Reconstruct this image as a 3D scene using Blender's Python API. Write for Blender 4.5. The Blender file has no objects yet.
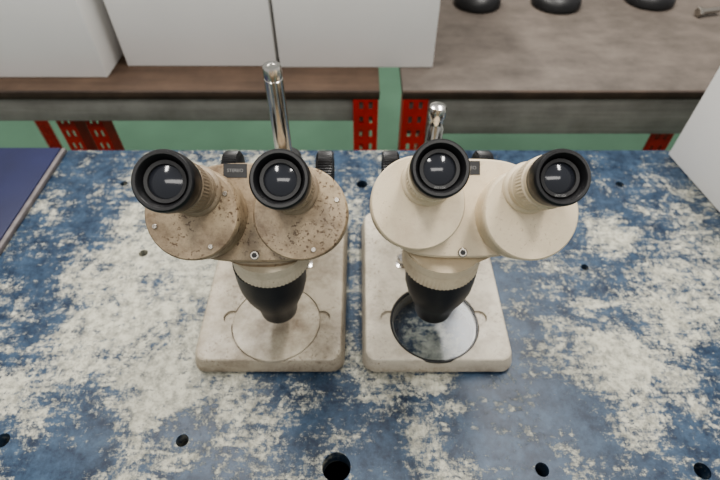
import bpy, bmesh, math, random
from mathutils import Vector, Matrix
random.seed(3)
S=0.001
TZ=0.80            # bench top height (m)
A=math.radians(48)
CAMZ=415.0
def P(x,y,z): return Vector((x*S,y*S,z*S+TZ))
W=Vector((0,-math.cos(A),math.sin(A)))   # eyepiece axis
V=Vector((0,math.sin(A),math.cos(A)))
U=Vector((1,0,0))
def H(u,v,t):      # head frame -> mm
    return Vector((0,0,CAMZ))+U*u+V*v-W*t
# ---------------- materials ----------------
def new_mat(name):
    m=bpy.data.materials.new(name); m.use_nodes=True
    return m,m.node_tree.nodes,m.node_tree.links,m.node_tree.nodes['Principled BSDF']
def simple(name,col,rough=.5,metal=0,bump=0,bscale=400,var=0,vscale=20,**kw):
    m,n,l,b=new_mat(name)
    b.inputs['Base Color'].default_value=(*col,1)
    b.inputs['Roughness'].default_value=rough
    b.inputs['Metallic'].default_value=metal
    for k,v in kw.items(): b.inputs[k.replace('_',' ')].default_value=v
    tc=n.new('ShaderNodeTexCoord')
    if var:
        nz=n.new('ShaderNodeTexNoise'); nz.inputs['Scale'].default_value=vscale; nz.inputs['Detail'].default_value=8
        l.new(tc.outputs['Object'],nz.inputs['Vector'])
        r=n.new('ShaderNodeValToRGB')
        r.color_ramp.elements[0].position=.3; r.color_ramp.elements[1].position=.7
        r.color_ramp.elements[0].color=(*[c*(1-var) for c in col],1)
        r.color_ramp.elements[1].color=(*[min(1,c*(1+var)) for c in col],1)
        l.new(nz.outputs['Fac'],r.inputs['Fac']); l.new(r.outputs['Color'],b.inputs['Base Color'])
    if bump:
        nz2=n.new('ShaderNodeTexNoise'); nz2.inputs['Scale'].default_value=bscale; nz2.inputs['Detail'].default_value=4
        l.new(tc.outputs['Object'],nz2.inputs['Vector'])
        bp=n.new('ShaderNodeBump'); bp.inputs['Strength'].default_value=bump; bp.inputs['Distance'].default_value=.0006
        l.new(nz2.outputs['Fac'],bp.inputs['Height']); l.new(bp.outputs['Normal'],b.inputs['Normal'])
    return m
def paint(name,col,dirt,amount,seed,speckamt=1.0,edge=0.0,nearlo=.46):
    """aged enamel: base colour, brown grime in blotches and specks; edge = scuffed dirty band near the bench"""
    m,n,l,b=new_mat(name)
    mp=n.new('ShaderNodeMapping'); mp.inputs['Location'].default_value=(seed,seed*2,0)
    geo=n.new('ShaderNodeNewGeometry')
    l.new(geo.outputs['Position'],mp.inputs['Vector'])
    def nz(sc,det,rough=.6):
        a=n.new('ShaderNodeTexNoise'); a.inputs['Scale'].default_value=sc; a.inputs['Detail'].default_value=det; a.inputs['Roughness'].default_value=rough
        l.new(mp.outputs['Vector'],a.inputs['Vector']); return a.outputs['Fac']
    def ramp(f,p0,p1,c0=0,c1=1):
        r=n.new('ShaderNodeMapRange'); r.inputs['From Min'].default_value=p0; r.inputs['From Max'].default_value=p1
        r.inputs['To Min'].default_value=c0; r.inputs['To Max'].default_value=c1
        l.new(f,r.inputs['Value']); return r.outputs['Result']
    def mth(op,a,c):
        q=n.new('ShaderNodeMath'); q.operation=op; l.new(a,q.inputs[0]); l.new(c,q.inputs[1]); return q.outputs[0]
    blotch=ramp(nz(30,12,.75),.55-.14*amount,.74-.07*amount,0,.8*amount)
    speck=ramp(nz(380,4,.7),.63-.08*amount,.67-.06*amount,0,.95*min(1,amount*1.2)*speckamt)
    near=ramp(nz(24,4,.6),nearlo,nearlo+.13,.05,1)
    mx=mth('MAXIMUM',blotch,mth('MULTIPLY',speck,near))
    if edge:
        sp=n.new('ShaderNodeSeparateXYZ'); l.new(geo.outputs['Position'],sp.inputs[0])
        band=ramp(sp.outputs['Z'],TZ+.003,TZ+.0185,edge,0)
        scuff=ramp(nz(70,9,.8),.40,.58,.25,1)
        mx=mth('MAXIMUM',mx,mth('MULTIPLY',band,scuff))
    mix=n.new('ShaderNodeMix'); mix.data_type='RGBA'
    mix.inputs[6].default_value=(*col,1); mix.inputs[7].default_value=(*dirt,1)
    l.new(mx,mix.inputs[0]); l.new(mix.outputs[2],b.inputs['Base Color'])
    l.new(ramp(nz(40,5),.3,.7,.32,.6),b.inputs['Roughness'])
    bp=n.new('ShaderNodeBump'); bp.inputs['Strength'].default_value=.25; bp.inputs['Distance'].default_value=.0004
    l.new(nz(700,3),bp.inputs['Height']); l.new(bp.outputs['Normal'],b.inputs['Normal'])
    return m
M={}
M['paintL']=paint('aged_beige_enamel',(.37,.295,.20),(.085,.05,.026),1.1,1.3,nearlo=.42)
M['tubeL']=paint('worn_tube_metal',(.29,.235,.17),(.10,.065,.04),.9,2.2)
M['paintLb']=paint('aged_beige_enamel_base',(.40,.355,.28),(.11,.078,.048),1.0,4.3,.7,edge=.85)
M['paintLp']=paint('stage_plate_enamel',(.43,.385,.305),(.14,.10,.065),1.05,6.1,.6)
M['paintLr']=paint('aged_ring_enamel',(.52,.465,.36),(.2,.14,.08),.5,3.3)
M['paintR']=paint('cream_enamel',(.60,.515,.38),(.25,.17,.10),.45,7.7,.9)
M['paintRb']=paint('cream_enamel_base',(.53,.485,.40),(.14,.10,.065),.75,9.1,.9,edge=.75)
M['black']=simple('black_plastic',(.007,.007,.008),.36,bump=.1)
M['blackmatte']=simple('black_satin_paint',(.011,.011,.012),.42,bump=.2)
M['rubber']=simple('dark_rubber',(.03,.027,.025),.8)
M['chrome']=simple('chrome_steel',(.62,.60,.57),.2,1,var=.15,vscale=60)
M['steel']=simple('dull_steel',(.42,.39,.35),.35,1)
M['lens']=simple('coated_lens',(.004,.004,.006),.06,Coat_Weight=.3,Coat_Roughness=.03)
M['lens2']=simple('inner_lens',(.016,.018,.024),.12,Coat_Weight=.25,Coat_Roughness=.08)
M['ink']=simple('white_lettering',(.2,.2,.2),.6)
M['red']=simple('red_painted_steel',(.42,.022,.014),.45,var=.25,vscale=30)
M['boxw']=simple('white_cardboard',(.81,.80,.78),.8,var=.03,vscale=6)
M['navy']=simple('navy_plastic',(.008,.011,.05),.5,var=.2,vscale=15)
M['edge']=simple('scuffed_edge',(.14,.125,.125),.6,var=.3,vscale=60)
M['bluesteel']=simple('blue_painted_steel',(.02,.04,.09),.45,var=.3)
M['floor']=simple('green_painted_floor',(.10,.195,.13),.4,var=.15,vscale=3)
M['wall']=simple('wall_paint',(.6,.6,.58),.8,var=.04,vscale=3)
def glassmat():
    m,n,l,b=new_mat('stage_glass')
    out=n['Material Output']; n.remove(b)
    t=n.new('ShaderNodeBsdfTransparent'); t.inputs[0].default_value=(.84,.86,.88,1)
    g=n.new('ShaderNodeBsdfGlossy'); g.inputs['Roughness'].default_value=.22
    f=n.new('ShaderNodeFresnel'); f.inputs['IOR'].default_value=1.4
    mx=n.new('ShaderNodeMixShader'); l.new(f.outputs[0],mx.inputs[0]); l.new(t.outputs[0],mx.inputs[1]); l.new(g.outputs[0],mx.inputs[2])
    l.new(mx.outputs[0],out.inputs[0]); return m
M['glass']=glassmat()
def wood(name,c0,c1,sx=3,sy=60):
    m,n,l,b=new_mat(name)
    tc=n.new('ShaderNodeTexCoord'); mp=n.new('ShaderNodeMapping'); mp.inputs['Scale'].default_value=(sx,sy,sy)
    l.new(tc.outputs['Object'],mp.inputs['Vector'])
    z=n.new('ShaderNodeTexNoise'); z.inputs['Scale'].default_value=1; z.inputs['Detail'].default_value=10; z.inputs['Roughness'].default_value=.65
    l.new(mp.outputs['Vector'],z.inputs['Vector'])
    z2=n.new('ShaderNodeTexNoise'); z2.inputs['Scale'].default_value=14; z2.inputs['Detail'].default_value=9; z2.inputs['Roughness'].default_value=.7
    l.new(tc.outputs['Object'],z2.inputs['Vector'])
    ad=n.new('ShaderNodeMath'); ad.operation='ADD'; l.new(z.outputs['Fac'],ad.inputs[0]); l.new(z2.outputs['Fac'],ad.inputs[1])
    r=n.new('ShaderNodeMapRange'); r.inputs['From Min'].default_value=.75; r.inputs['From Max'].default_value=1.25
    l.new(ad.outputs[0],r.inputs['Value'])
    mix=n.new('ShaderNodeMix'); mix.data_type='RGBA'; mix.inputs[6].default_value=(*c0,1); mix.inputs[7].default_value=(*c1,1)
    l.new(r.outputs['Result'],mix.inputs[0]); l.new(mix.outputs[2],b.inputs['Base Color']); b.inputs['Roughness'].default_value=.65
    return m
M['woodL']=wood('dark_worn_plywood',(.045,.026,.016),(.10,.062,.04))
M['woodR']=wood('grey_worn_plywood',(.066,.054,.045),(.135,.112,.095),8,22)
M['board']=wood('grey_board',(.20,.185,.17),(.36,.34,.315))
M['woodedge']=wood('plywood_edge',(.02,.012,.008),(.07,.045,.03),3,200)
def table_mat():
    m,n,l,b=new_mat('worn_blue_paint_on_steel')
    geo=n.new('ShaderNodeNewGeometry'); pos=geo.outputs['Position']
    def math_(op,a,c):
        q=n.new('ShaderNodeMath'); q.operation=op
        for i,x in enumerate((a,c)):
            if isinstance(x,(int,float)): q.inputs[i].default_value=x
            else: l.new(x,q.inputs[i])
        return q.outputs[0]
    def nz(sc,det,rough=.6,scale=(1,1,1),loc=(0,0,0),dist=0,rot=0):
        mp=n.new('ShaderNodeMapping'); mp.inputs['Scale'].default_value=scale; mp.inputs['Location'].default_value=loc
        mp.inputs['Rotation'].default_value=(0,0,rot)
        l.new(pos,mp.inputs['Vector'])
        a=n.new('ShaderNodeTexNoise'); a.inputs['Scale'].default_value=sc; a.inputs['Detail'].default_value=det
        a.inputs['Roughness'].default_value=rough; a.inputs['Distortion'].default_value=dist
        l.new(mp.outputs['Vector'],a.inputs['Vector']); return a.outputs['Fac']
    big=nz(8,3,.5,loc=(3.1,1.7,0))
    mid=nz(20,8,.72,loc=(1,5,0),dist=.6)
    fine=nz(170,9,.84,loc=(2,3,0))
    scr=nz(45,7,.78,scale=(.3,2.4,1),rot=.35)
    s=math_('ADD',math_('MULTIPLY',big,.7),math_('MULTIPLY',mid,1.45))
    s=math_('ADD',s,math_('MULTIPLY',fine,1.65)); s=math_('ADD',s,math_('MULTIPLY',scr,.75))
    # areas where hands and parts have worn the paint more / less (mm); spot under stage glass whitened to offset its shade
    blobs=[(-210,320,120,.22),(-150,190,70,.26),(-300,200,90,.10),(35,180,40,.20),(265,215,80,.12),(330,300,60,.18),(70,228,34,.20),
           (290,380,35,.28),(0,140,60,-.12),(120,190,80,-.04),(220,330,80,-.12),(-330,420,110,-.10),(200,480,160,-.06),(-230,130,50,-.12),(150,130,90,-.06)]
    for (x,y,r,k) in blobs:
        d=n.new('ShaderNodeVectorMath'); d.operation='DISTANCE'; l.new(pos,d.inputs[0]); d.inputs[1].default_value=(x*S,y*S,TZ)
        mr=n.new('ShaderNodeMapRange'); mr.interpolation_type='SMOOTHSTEP'; mr.inputs['From Min'].default_value=0; mr.inputs['From Max'].default_value=r*S*1.5
        mr.inputs['To Min'].default_value=k; mr.inputs['To Max'].default_value=0
        l.new(d.outputs['Value'],mr.inputs['Value']); s=math_('ADD',s,mr.outputs['Result'])
    mk=n.new('ShaderNodeMapRange'); mk.inputs['From Min'].default_value=2.29; mk.inputs['From Max'].default_value=2.47
    l.new(s,mk.inputs['Value'])
    bl=n.new('ShaderNodeValToRGB'); e=bl.color_ramp.elements
    e[0].position=.40; e[0].color=(.009,.019,.040,1); e[1].position=.64; e[1].color=(.050,.085,.135,1)
    l.new(nz(45,9,.84,loc=(8,2,0)),bl.inputs['Fac'])
    wh=n.new('ShaderNodeValToRGB'); e=wh.color_ramp.elements
    e[0].position=.38; e[0].color=(.17,.17,.145,1); e[1].position=.57; e[1].color=(.44,.43,.355,1)
    l.new(nz(90,8,.8,loc=(4,9,0)),wh.inputs['Fac'])
    mix=n.new('ShaderNodeMix'); mix.data_type='RGBA'; l.new(mk.outputs['Result'],mix.inputs[0])
    l.new(bl.outputs['Color'],mix.inputs[6]); l.new(wh.outputs['Color'],mix.inputs[7]); l.new(mix.outputs[2],b.inputs['Base Color'])
    ro=n.new('ShaderNodeMapRange'); ro.inputs['To Min'].default_value=.36; ro.inputs['To Max'].default_value=.55
    l.new(mk.outputs['Result'],ro.inputs['Value']); l.new(ro.outputs['Result'],b.inputs['Roughness'])
    b.inputs['Specular IOR Level'].default_value=.36
    bp=n.new('ShaderNodeBump'); bp.inputs['Strength'].default_value=.3; bp.inputs['Distance'].default_value=.0005
    l.new(math_('ADD',fine,mk.outputs['Result']),bp.inputs['Height']); l.new(bp.outputs['Normal'],b.inputs['Normal'])
    return m
M['table']=table_mat()
# ---------------- mesh helpers ----------------
def finish(me,name,mat,parent=None,matrix=None,smooth=True,angle=32):
    o=bpy.data.objects.new(name,me); bpy.context.collection.objects.link(o)
    if mat: me.materials.append(M[mat] if isinstance(mat,str) else mat)
    if smooth:
        me.shade_smooth(); me.set_sharp_from_angle(angle=math.radians(angle))
    if matrix is not None: o.matrix_world=matrix
    if parent: o.parent=parent
    return o
def empty(name,loc=(0,0,0)):
    e=bpy.data.objects.new(name,None); e.empty_display_size=.05; bpy.context.collection.objects.link(e); return e
def frame(origin,z=Vector((0,0,1)),x=None):
    z=Vector(z).normalized()
    if x is None:
        x=Vector((1,0,0)) if abs(z.x)<.9 else Vector((0,1,0))
    x=Vector(x); x=(x-z*x.dot(z)).normalized(); y=z.cross(x)
    m=Matrix((x,y,z)).transposed().to_4x4(); m.translation=origin; return m
def lathe(name,prof,mat,parent,origin,axis=(0,0,1),segs=64,knurl=None,closed=True):
    """prof: list of (r,z) mm. knurl: (zmin,zmax,depth)"""
    bm=bmesh.new(); rings=[]
    for r,z in prof:
        if r<=1e-6: rings.append([bm.verts.new((0,0,z*S))]); continue
        ring=[]
        for i in range(segs):
            a=2*math.pi*i/segs; rr=r
            if knurl and knurl[0]<=z<=knurl[1] and i%2: rr=r-knurl[2]
            ring.append(bm.verts.new((rr*math.cos(a)*S,rr*math.sin(a)*S,z*S)))
        rings.append(ring)
    for a,b_ in zip(rings,rings[1:]):
        if len(a)==1 and len(b_)==1: continue
        for i in range(segs):
            j=(i+1)%segs
            if len(a)==1: bm.faces.new((a[0],b_[j],b_[i]))
            elif len(b_)==1: bm.faces.new((a[i],a[j],b_[0]))
            else: bm.faces.new((a[i],a[j],b_[j],b_[i]))
    if closed:
        for rg in (rings[0],rings[-1]):
            if len(rg)>1: bm.faces.new(rg)
    bmesh.ops.recalc_face_normals(bm,faces=bm.faces)
    me=bpy.data.meshes.new(name); bm.to_mesh(me); bm.free()
    return finish(me,name,mat,parent,frame(P(*origin),axis))
def outline(hx,hy,r,n=8):
    pts=[]
    for cx,cy,a0 in ((hx-r,hy-r,0),(-hx+r,hy-r,90),(-hx+r,-hy+r,180),(hx-r,-hy+r,270)):
        for i in range(n+1):
            a=math.radians(a0+90*i/n); pts.append((cx+r*math.cos(a),cy+r*math.sin(a)))
    return pts
def loft(name,sections,mat,parent,center,angle=32):
    """sections: lists of world-mm Vectors"""
    bm=bmesh.new(); c=P(*center); rs=[[bm.verts.new(P(*p)-c) for p in s] for s in sections]
    n=len(rs[0])
    for a,b_ in zip(rs,rs[1:]):
        for i in range(n):
            j=(i+1)%n; bm.faces.new((a[i],a[j],b_[j],b_[i]))
    bm.faces.new(rs[0]); bm.faces.new(rs[-1])
    bmesh.ops.recalc_face_normals(bm,faces=bm.faces)
    me=bpy.data.meshes.new(name); bm.to_mesh(me); bm.free()
    return finish(me,name,mat,parent,Matrix.Translation(c),angle=angle)
def box(name,x0,x1,y0,y1,z0,z1,mat,parent=None,bev=1.0,rot=0,seg=2):
    bm=bmesh.new(); bmesh.ops.create_cube(bm,size=1)
    bmesh.ops.scale(bm,vec=((x1-x0)*S,(y1-y0)*S,(z1-z0)*S),verts=bm.verts)
    if bev: bmesh.ops.bevel(bm,geom=bm.edges[:],offset=bev*S,segments=seg,affect='EDGES',profile=.5)
    me=bpy.data.meshes.new(name); bm.to_mesh(me); bm.free()
    m=Matrix.Translation(P((x0+x1)/2,(y0+y1)/2,(z0+z1)/2))@Matrix.Rotation(rot,4,'Z')
    return finish(me,name,mat,parent,m)
def cut(o,cutters):
    bpy.context.view_layer.update()
    for c in cutters:
        md=o.modifiers.new('cut','BOOLEAN'); md.operation='DIFFERENCE'; md.object=c; md.solver='EXACT'
    bpy.context.view_layer.update()
    dg=bpy.context.evaluated_depsgraph_get()
    me=bpy.data.meshes.new_from_object(o.evaluated_get(dg))
    o.modifiers.clear(); old=o.data; o.data=me; me.name=old.name
    me.shade_smooth(); me.set_sharp_from_angle(angle=math.radians(28))
    for c in cutters: bpy.data.objects.remove(c)
def cyl_cut(x,y,r,z0,z1,segs=48):
    return lathe('tmp',[(r,z0),(r,z1)],None,None,(x,y,0),segs=segs)

# ---------------- workbench ----------------
bench=empty('steel_workbench')
top=box('worktop',-620,640,40,539,-22,0,'table',bench,bev=1)
holes=[(-19,128,11.5),(-148,149,5.2),(-298,149,6),(146,126,5.5),(274,125,6.5),(-241,354,5),(244,334,4),(2.5,469,7),(-300,470,4.5),(330,469,5)]
cut(top,[cyl_cut(x,y,r,-30,10) for x,y,r in holes])
box('apron_front',-600,620,60,80,-90,-22,'bluesteel',bench)
box('apron_back',-600,620,500,520,-90,-22,'bluesteel',bench)
box('under_tray',-600,620,80,500,-96,-90,'rubber',bench,bev=0)
for i,(x,y) in enumerate([(-600,60),(560,60),(-600,460),(560,460)]):
    box('leg_%d'%(i+1),x,x+60,y,y+60,-800,-22.5,'bluesteel',bench,bev=3)
# ---------------- navy panel at left ----------------
pan=empty('navy_storage_case')
box('lid',-616,-404,60,536,0,7,'navy',pan,bev=2)
box('lid_edge',-403.5,-398,60,536,0,6,'edge',pan,bev=1)

# ---------------- microscopes ----------------
def screw(name,pos,axis,r,parent,h=1.2,mat='steel'):
    return lathe(name,[(r,0),(r,h*.6),(r*.85,h),(r*.45,h),(r*.4,h*.3),(0,h*.3)],mat,parent,pos,axis,segs=24)
def scope(c):
    e=empty('stereo_microscope'); pm=c['paint']; bx=c['bx']; hx=69
    # base
    y0,y1=c.get('y0',209),402; cy=(y0+y1)/2; hy=(y1-y0)/2
    secs=[]
    for z,ins in ((2.0,1.2),(4,0),(6,0.2),(17.0,2.6),(19.0,3.3),(19.8,4.3),(20,5.5)):
        secs.append([(bx+px,cy+py,z) for px,py in outline(hx-ins,hy-ins,13-ins*.6)])
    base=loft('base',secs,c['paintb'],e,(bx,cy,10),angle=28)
    sx,sy=c['stage']
    cutters=[cyl_cut(sx,sy,41.8,16.5,25,96),cyl_cut(sx-43,sy+5,7.5,17.2,25.5),cyl_cut(sx+43,sy+5,7.5,17.3,25.2)]
    if c['glass']: cutters.append(cyl_cut(sx,sy,38.5,-5,24,96))
    cut(base,cutters)
    secs=[[(bx+px,cy+py,z) for px,py in outline(hx-4,hy-4,10)] for z in (0,2.0)]
    sk=loft('rubber_foot_pad',secs,'rubber',e,(bx,cy,1))
    if c['glass']:
        cut(sk,[cyl_cut(sx,sy,40,-5,24,96)])
        lathe('stage_glass',[(40.5,16.6),(40.5,18.6),(0,18.6)],'glass',e,(sx,sy,0),segs=96)
        lathe('stage_ring',[(39.6,16.6),(39.6,19),(40,19.4),(41,19.4),(41.5,19),(41.5,16.6),(39.6,16.6)],'black',e,(sx,sy,0),segs=96,closed=False)
    else:
        lathe('stage_plate',[(41,16.6),(41,19.6),(40.3,20.3),(0,20.3)],c['plate'],e,(sx,sy,0),segs=96)
    for i,d in enumerate((-28,28)):
        lathe('stage_clip_screw_%d'%(i+1),[(6,20),(6,21),(3,22),(3,26),(5,27),(5,31),(4,32),(0,32)],'chrome',e,(bx+d,sy+70,0),segs=32)
    # pole
    px,py,ph=c['pole']
    lathe('pole_socket',[(19,20),(19,30),(16,38),(13,40),(0,40)],pm,e,(px,py,0))
    if c['ptype']==0:
        lathe('pole',[(8,20),(8,ph-12),(7.4,ph-11.6),(7.4,ph-10.6),(8,ph-10),(8,ph-2),(7.2,ph),(5,ph),(4.4,ph-1),(0,ph-1)],'chrome',e,(px,py,0),segs=48)
    else:
        lathe('pole',[(8,20),(8,ph-22),(6.8,ph-20),(6.8,ph-14),(8,ph-12),(8.2,ph-5),(7,ph-1.6),(4.5,ph-.3),(0,ph)],'chrome',e,(px,py,0),segs=48)
    lathe('height_collar',[(8.1,64),(14,64),(15,66),(15,74),(14,76),(8.1,76)],'blackmatte',e,(px,py,0),closed=False)
    # focus carriage
    hc=c['hc']
    box('focus_block',px-21,px+21,292,360,82,128,pm,e,bev=4,seg=3)
    lathe('pole_clamp',[(8.2,76),(15,76),(16,78),(16,116),(14,118),(8.2,118)],'blackmatte',e,(px,py,0),closed=False)
    box('dovetail_slide',px-13,px+13,284,293,84,136,'blackmatte',e,bev=1)
    for i,s in enumerate((-1,1)):
        lathe('focus_shaft_%d'%(i+1),[(6,20),(6,36)],'steel',e,(px,345,118),(s,0,0),segs=32)
        lathe('focus_knob_%d'%(i+1),[(8,33),(15,34),(18,36),(18,47),(16.5,49),(11,49),(10,47.5),(0,47.5)],'black',e,(px,345,c.get('kz',126)),(s,0,0),segs=96,knurl=(35,48,.9))
    # nosepiece
    ox,oy=c['obj']; nz0=c['nose']; oo=ox+(-3 if ox<0 else 2)
    lathe('nose_ring',[(0,nz0),(28,nz0),(30.5,nz0+1.5),(30.5,123),(29.6,124),(29.6,125),(30.5,126),(30.5,134),(0,134)],c['ringm'],e,(ox,oy,0),segs=120,knurl=(nz0+1,123.5,.8))
    lathe('objective_housing',[(0,42),(13,42),(14.5,42.6),(16.2,44),(17,50),(18.2,57),(21.5,66),(25.5,77),(28,88),(28.6,98),(28.6,nz0+.5),(0,nz0+.5)],'blackmatte',e,(oo,oy,0),segs=80)
    lathe('objective_lens',[(12.5,41.3),(8,40.6),(0,40.2)],'lens',e,(oo,oy,0),segs=48,closed=False)
    # body loft from round nose to tilted prism plate
    N=72
    def se(a,b_,k,th):
        ct,st=math.cos(th),math.sin(th)
        return a*math.copysign(abs(ct)**(2/k),ct), b_*math.copysign(abs(st)**(2/k),st)
    T=[2*math.pi*i/N for i in range(N)]
    r0=[]
    for th in T: r0.append(Vector((ox+29*math.cos(th),oy+29*math.sin(th),133.8)))
    vC=c['vc']
    def plate(a,b_,t,k=3.2,dv=0,du=0):
        return [H(c['hc']+du+se(a,b_,k,th)[0],vC+dv+se(a,b_,k,th)[1],t) for th in T]
    p1=plate(54,34,368); p2=plate(55,36,356); p3=plate(53.5,34.5,353.5)
    mid=[]
    for i in range(N):
        a=r0[i].lerp(p1[i],.45); a.z=max(a.z,134+.1); mid.append(a)
    loft('prism_body',[r0,mid,p1,p2,p3],pm,e,tuple(H(hc,vC,370)),angle=28)
    # label, front screw
    lu,lv=c['label']; lo=H(lu,lv,353.6)
    bm=bmesh.new(); bmesh.ops.create_cube(bm,size=1); bmesh.ops.scale(bm,vec=(.017,.010,.0008),verts=bm.verts)
    me=bpy.data.meshes.new('name_plate'); bm.to_mesh(me); bm.free(); finish(me,'name_plate','black',e,frame(P(*lo),W,U),smooth=False)
    cu=bpy.data.curves.new('name_plate_lettering','FONT'); cu.body='STEREO'; cu.size=.0034; cu.align_x='CENTER'; cu.extrude=.00002
    to=bpy.data.objects.new('name_plate_lettering',cu); bpy.context.collection.objects.link(to); cu.materials.append(M['ink'])
    to.matrix_world=frame(P(*(H(lu,lv-1,353.1))),W,U); to.parent=e
    lathe('body_screw',[(3.4,0),(3.4,.6),(2.8,1.2),(0,1.2)],'steel',e,tuple(H(hc,c['scv'],353.5)),W,segs=32)
    lathe('body_screw_socket',[(2,1.2),(2,1.5),(0,1.5)],'black',e,tuple(H(hc,c['scv'],353.5)),W,segs=6)
    # prism drums + eyepieces
    for i,(du,dv,eu,ev,er,tt) in enumerate(c['eyes']):
        R=c['R']
        prof=[(0,-28),(R-1,-28),(R,-27),(R,-4.2),(R-.6,-3.4),(R-.7,-2.4),(R-.1,-1.8),(R-.5,-.7),(R-1.3,0),(0,0)]
        lathe('prism_housing_%d'%(i+1),prof,pm,e,tuple(H(du,dv,328)),W,segs=96)
        for k_,an in enumerate(c['scr'][i]):
            q=H(du+(R-6)*math.cos(math.radians(an)),dv+(R-6)*math.sin(math.radians(an)),328)
            screw('housing_screw_%d_%d'%(i+1,k_+1),tuple(q),W,1.7,e,h=.8)
        L=328-tt
        tube=[(17.5,-.5),(17.5,1.5),(16.6,3),(15.2,4),(15.2,11),(15.6,11.6),(15.6,12.4),(15.2,13),(15.2,L-34),(16.6,L-33),(16.6,L-22),(15.4,L-21),(15,L-15)]
        lathe('eyepiece_tube_%d'%(i+1),tube,c['tube'],e,tuple(H(eu,ev,328)),W,segs=96,knurl=(L-33.5,L-21.5,.35))
        r=er
        cup=[(0,L-19),(r*.88,L-19),(r*.93,L-18),(r*.94,L-13),(r*.99,L-11.5),(r,L-9),(r,L-2.2),(r*.975,L-.8),(r*.93,L),(r*.84,L-.1),(r*.80,L-.8),(r*.75,L-4.2),(r*.70,L-5.2)]
        lathe('eyecup_%d'%(i+1),cup,'black',e,tuple(H(eu,ev,328)),W,segs=96,closed=False)
        lr=r*.70
        lathe('lens_retainer_%d'%(i+1),[(lr,L-5.2),(lr*.97,L-4.3),(lr*.80,L-4.5),(lr*.77,L-5.6)],'blackmatte',e,tuple(H(eu,ev,328)),W,segs=64,closed=False)
        lr2=lr*.78
        lathe('eye_lens_%d'%(i+1),[(lr2,L-5.6),(lr2*.75,L-4.6),(lr2*.45,L-3.8),(lr2*.2,L-3.4),(0,L-3.3)],'lens2',e,tuple(H(eu,ev,328)),W,segs=64,closed=False)
        if c['text']:
            cu=bpy.data.curves.new('magnification_mark','FONT'); cu.body='WF10X'; cu.size=.0021; cu.align_x='CENTER'; cu.extrude=.00002
            to=bpy.data.objects.new('magnification_mark_%d'%(i+1),cu); bpy.context.collection.objects.link(to); cu.materials.append(M['ink'])
            to.matrix_world=frame(P(*(H(eu,ev,328)+W*(L-4.1)+V*(-lr*.95))),W,U); to.parent=e
    return e
scope(dict(paint='paintL',paintb='paintLb',plate='paintLp',ringm='paintLr',tube='tubeL',bx=-83,stage=(-79,252),glass=False,pole=(-73,378,211),ptype=0,
    obj=(-70,251),nose=114,hc=-76,vc=20,label=(-90,50),scv=-11,R=32,text=False,
    eyes=[(-113,18,-110,33,18,272),(-40,18,-45,34,17.2,272)],scr=[(-60,30,200),(20,150,-70)]))
scope(dict(paint='paintR',paintb='paintRb',plate='paintR',ringm='paintR',tube='paintR',bx=71,stage=(70,252),glass=True,pole=(69,378,174),ptype=1,
    obj=(64,251),nose=111,hc=74,vc=23,label=(78,52),scv=-9,R=32,text=True,
    eyes=[(39,25,45,40,16.8,272),(115,18,113,35,16.2,272)],scr=[(),()]))

# ---------------- racks ----------------
def post(name,x0,y0,parent,z0=-800,z1=-1,side=1,w=40):
    """perforated L angle, slots in two columns"""
    bm=bmesh.new()
    def bx(a0,a1,b0,b1,c0,c1):
        r=bmesh.ops.create_cube(bm,size=1)
        bmesh.ops.scale(bm,vec=((a1-a0)*S,(b1-b0)*S,(c1-c0)*S),verts=r['verts'])
        bmesh.ops.translate(bm,vec=((a0+a1)/2*S,(b0+b1)/2*S,(c0+c1)/2*S),verts=r['verts'])
    H_=z1-z0; k=w/40
    for a0,a1 in ((0,10),(16,25),(31,40)): bx(a0*k,a1*k,0,2.4,0,H_)
    z=0
    while z<H_:
        bx(10*k,16*k,0,2.4,z,min(H_,z+13)); bx(25*k,31*k,0,2.4,z,min(H_,z+13)); z+=27
    xs=0 if side<0 else w-2.4
    bx(xs,xs+2.4,2.4,w,0,H_)
    me=bpy.data.meshes.new(name); bm.to_mesh(me); bm.free()
    return finish(me,name,'red',parent,Matrix.Translation(P(x0,y0,z0)),smooth=False)
rk=empty('storage_rack')
box('shelf_board',-980,31,690,1290,-12,0,'woodL',rk,bev=1)
box('shelf_nosing',-980,31,684,690,-13,0.5,'woodedge',rk,bev=1)
box('front_beam',-978,29,692,710,-58,-12,'board',rk,bev=1)
box('back_beam',-978,29,1270,1288,-58,-12,'board',rk,bev=1)
post('post_1',-11,684,rk,z1=-13,side=1); post('post_2',-975,684,rk,z1=-13,side=-1)
post('post_3',-11,1245,rk,z1=-13,side=1); post('post_4',-975,1245,rk,z1=-13,side=-1)
post('post_5',-528,722,rk,z1=-13,side=1,w=30); post('post_6',-478,722,rk,z1=-13,side=1,w=30)
rk2=empty('storage_rack')
box('shelf_board',67,1150,690,1390,-12,0,'woodR',rk2,bev=1)
box('shelf_nosing',67,1150,684,690,-13,0.5,'woodedge',rk2,bev=1)
box('front_beam',69,1148,692,710,-84,-12,'board',rk2,bev=1)
box('back_beam',69,1148,1370,1388,-58,-12,'board',rk2,bev=1)
post('post_1',69,684,rk2,z1=-13,side=-1); post('post_2',1108,684,rk2,z1=-13,side=1)
post('post_3',190,1320,rk2,z1=-13,side=-1); post('post_4',1108,1320,rk2,z1=-13,side=1)
post('post_5',512,714,rk2,z1=-13,side=1)
# ---------------- white boxes ----------------
def carton(x0,x1,y0,y1,h,z0=.5,rot=0):
    e=empty('cardboard_box')
    box('body',x0,x1,y0,y1,z0,z0+h,'boxw',e,bev=1.5,rot=rot)
    box('lid',x0-3,x1+3,y0-3,y1+3,z0+h-40,z0+h+3,'boxw',e,bev=1.5,rot=rot)
    return e
carton(-690,-409,728,1100,300)
carton(-388,-139,764,1150,320)
carton(-133,121,760,1150,330)
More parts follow.
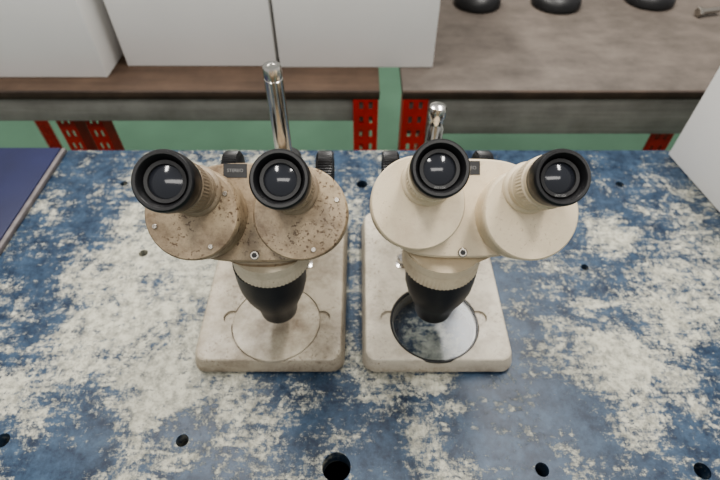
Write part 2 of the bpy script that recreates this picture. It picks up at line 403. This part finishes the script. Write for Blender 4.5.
# box on bench at right
e=empty('cardboard_box')
box('body',424,600,410,541,0.3,260,'boxw',e,bev=1.5,rot=math.radians(7.5))
box('lid',421,603,407,544,225,263,'boxw',e,bev=1.5,rot=math.radians(7.5))
# ---------------- dark machine feet at the back of right shelf ----------------
for x,y,r in ((235,1012,44),(392,1010,46),(585,1025,46)):
    e=empty('machine_foot')
    lathe('base_disc',[(r,0.5),(r+2,3),(r+1,14),(r-5,22),(r-16,27),(16,30),(11,36),(0,36)],'blackmatte',e,(x,y,0))
    lathe('stem',[(8,30),(8,160),(9,165),(0,166)],'blackmatte',e,(x,y,0),segs=32)
    lathe('bolt_cap',[(12,30),(12,40),(9,43),(0,43)],'black',e,(x+0,y,0),segs=6)
e=empty('hex_bolt')
ax=(1,.25,0)
lathe('shank',[(5,0),(5,40),(4.4,42),(0,42)],'steel',e,(655,955,9),ax,segs=32)
lathe('head',[(0,-8),(8,-8),(9,-7),(9,-1),(8,0),(0,0)],'steel',e,(655,955,9),ax,segs=6)
# ---------------- room ----------------
def plane(name,verts,mat):
    me=bpy.data.meshes.new(name); me.from_pydata(verts,[],[(0,1,2,3)]); finish(me,name,mat,smooth=False)
plane('floor',[(-5,-3,0),(5,-3,0),(5,4,0),(-5,4,0)],'floor')
plane('wall_back',[(-5,4,0),(5,4,0),(5,4,3.2),(-5,4,3.2)],'wall')
# ---------------- lights ----------------
def lamp(x,y,z,sx,sy,power):
    ld=bpy.data.lights.new('fluorescent_lamp','AREA'); ld.shape='RECTANGLE'; ld.size=sx; ld.size_y=sy; ld.energy=power; ld.color=(1,.965,.91)
    lo=bpy.data.objects.new('fluorescent_lamp',ld); bpy.context.collection.objects.link(lo); lo.location=(x,y,z)
lamp(-.6,.9,2.6,.2,1.6,38)
lamp(.6,.9,2.6,.2,1.6,38)
lamp(0,-1.0,2.7,1.6,.5,16)
w=bpy.data.worlds.new('World'); bpy.context.scene.world=w; w.use_nodes=True
bg=w.node_tree.nodes['Background']; bg.inputs[0].default_value=(1,.99,.97,1); bg.inputs[1].default_value=.55
try: bpy.context.scene.view_settings.look='AgX - Medium High Contrast'
except Exception as ex: print(ex)
# ---------------- camera ----------------
cd=bpy.data.cameras.new('camera'); co=bpy.data.objects.new('camera',cd); bpy.context.collection.objects.link(co)
co.location=P(0,0,CAMZ); co.rotation_euler=(math.radians(90-48),0,0)
cd.sensor_width=36; cd.lens=490/720*36; cd.clip_start=.01
cd.dof.use_dof=True; cd.dof.focus_distance=.31; cd.dof.aperture_fstop=9
bpy.context.scene.camera=co
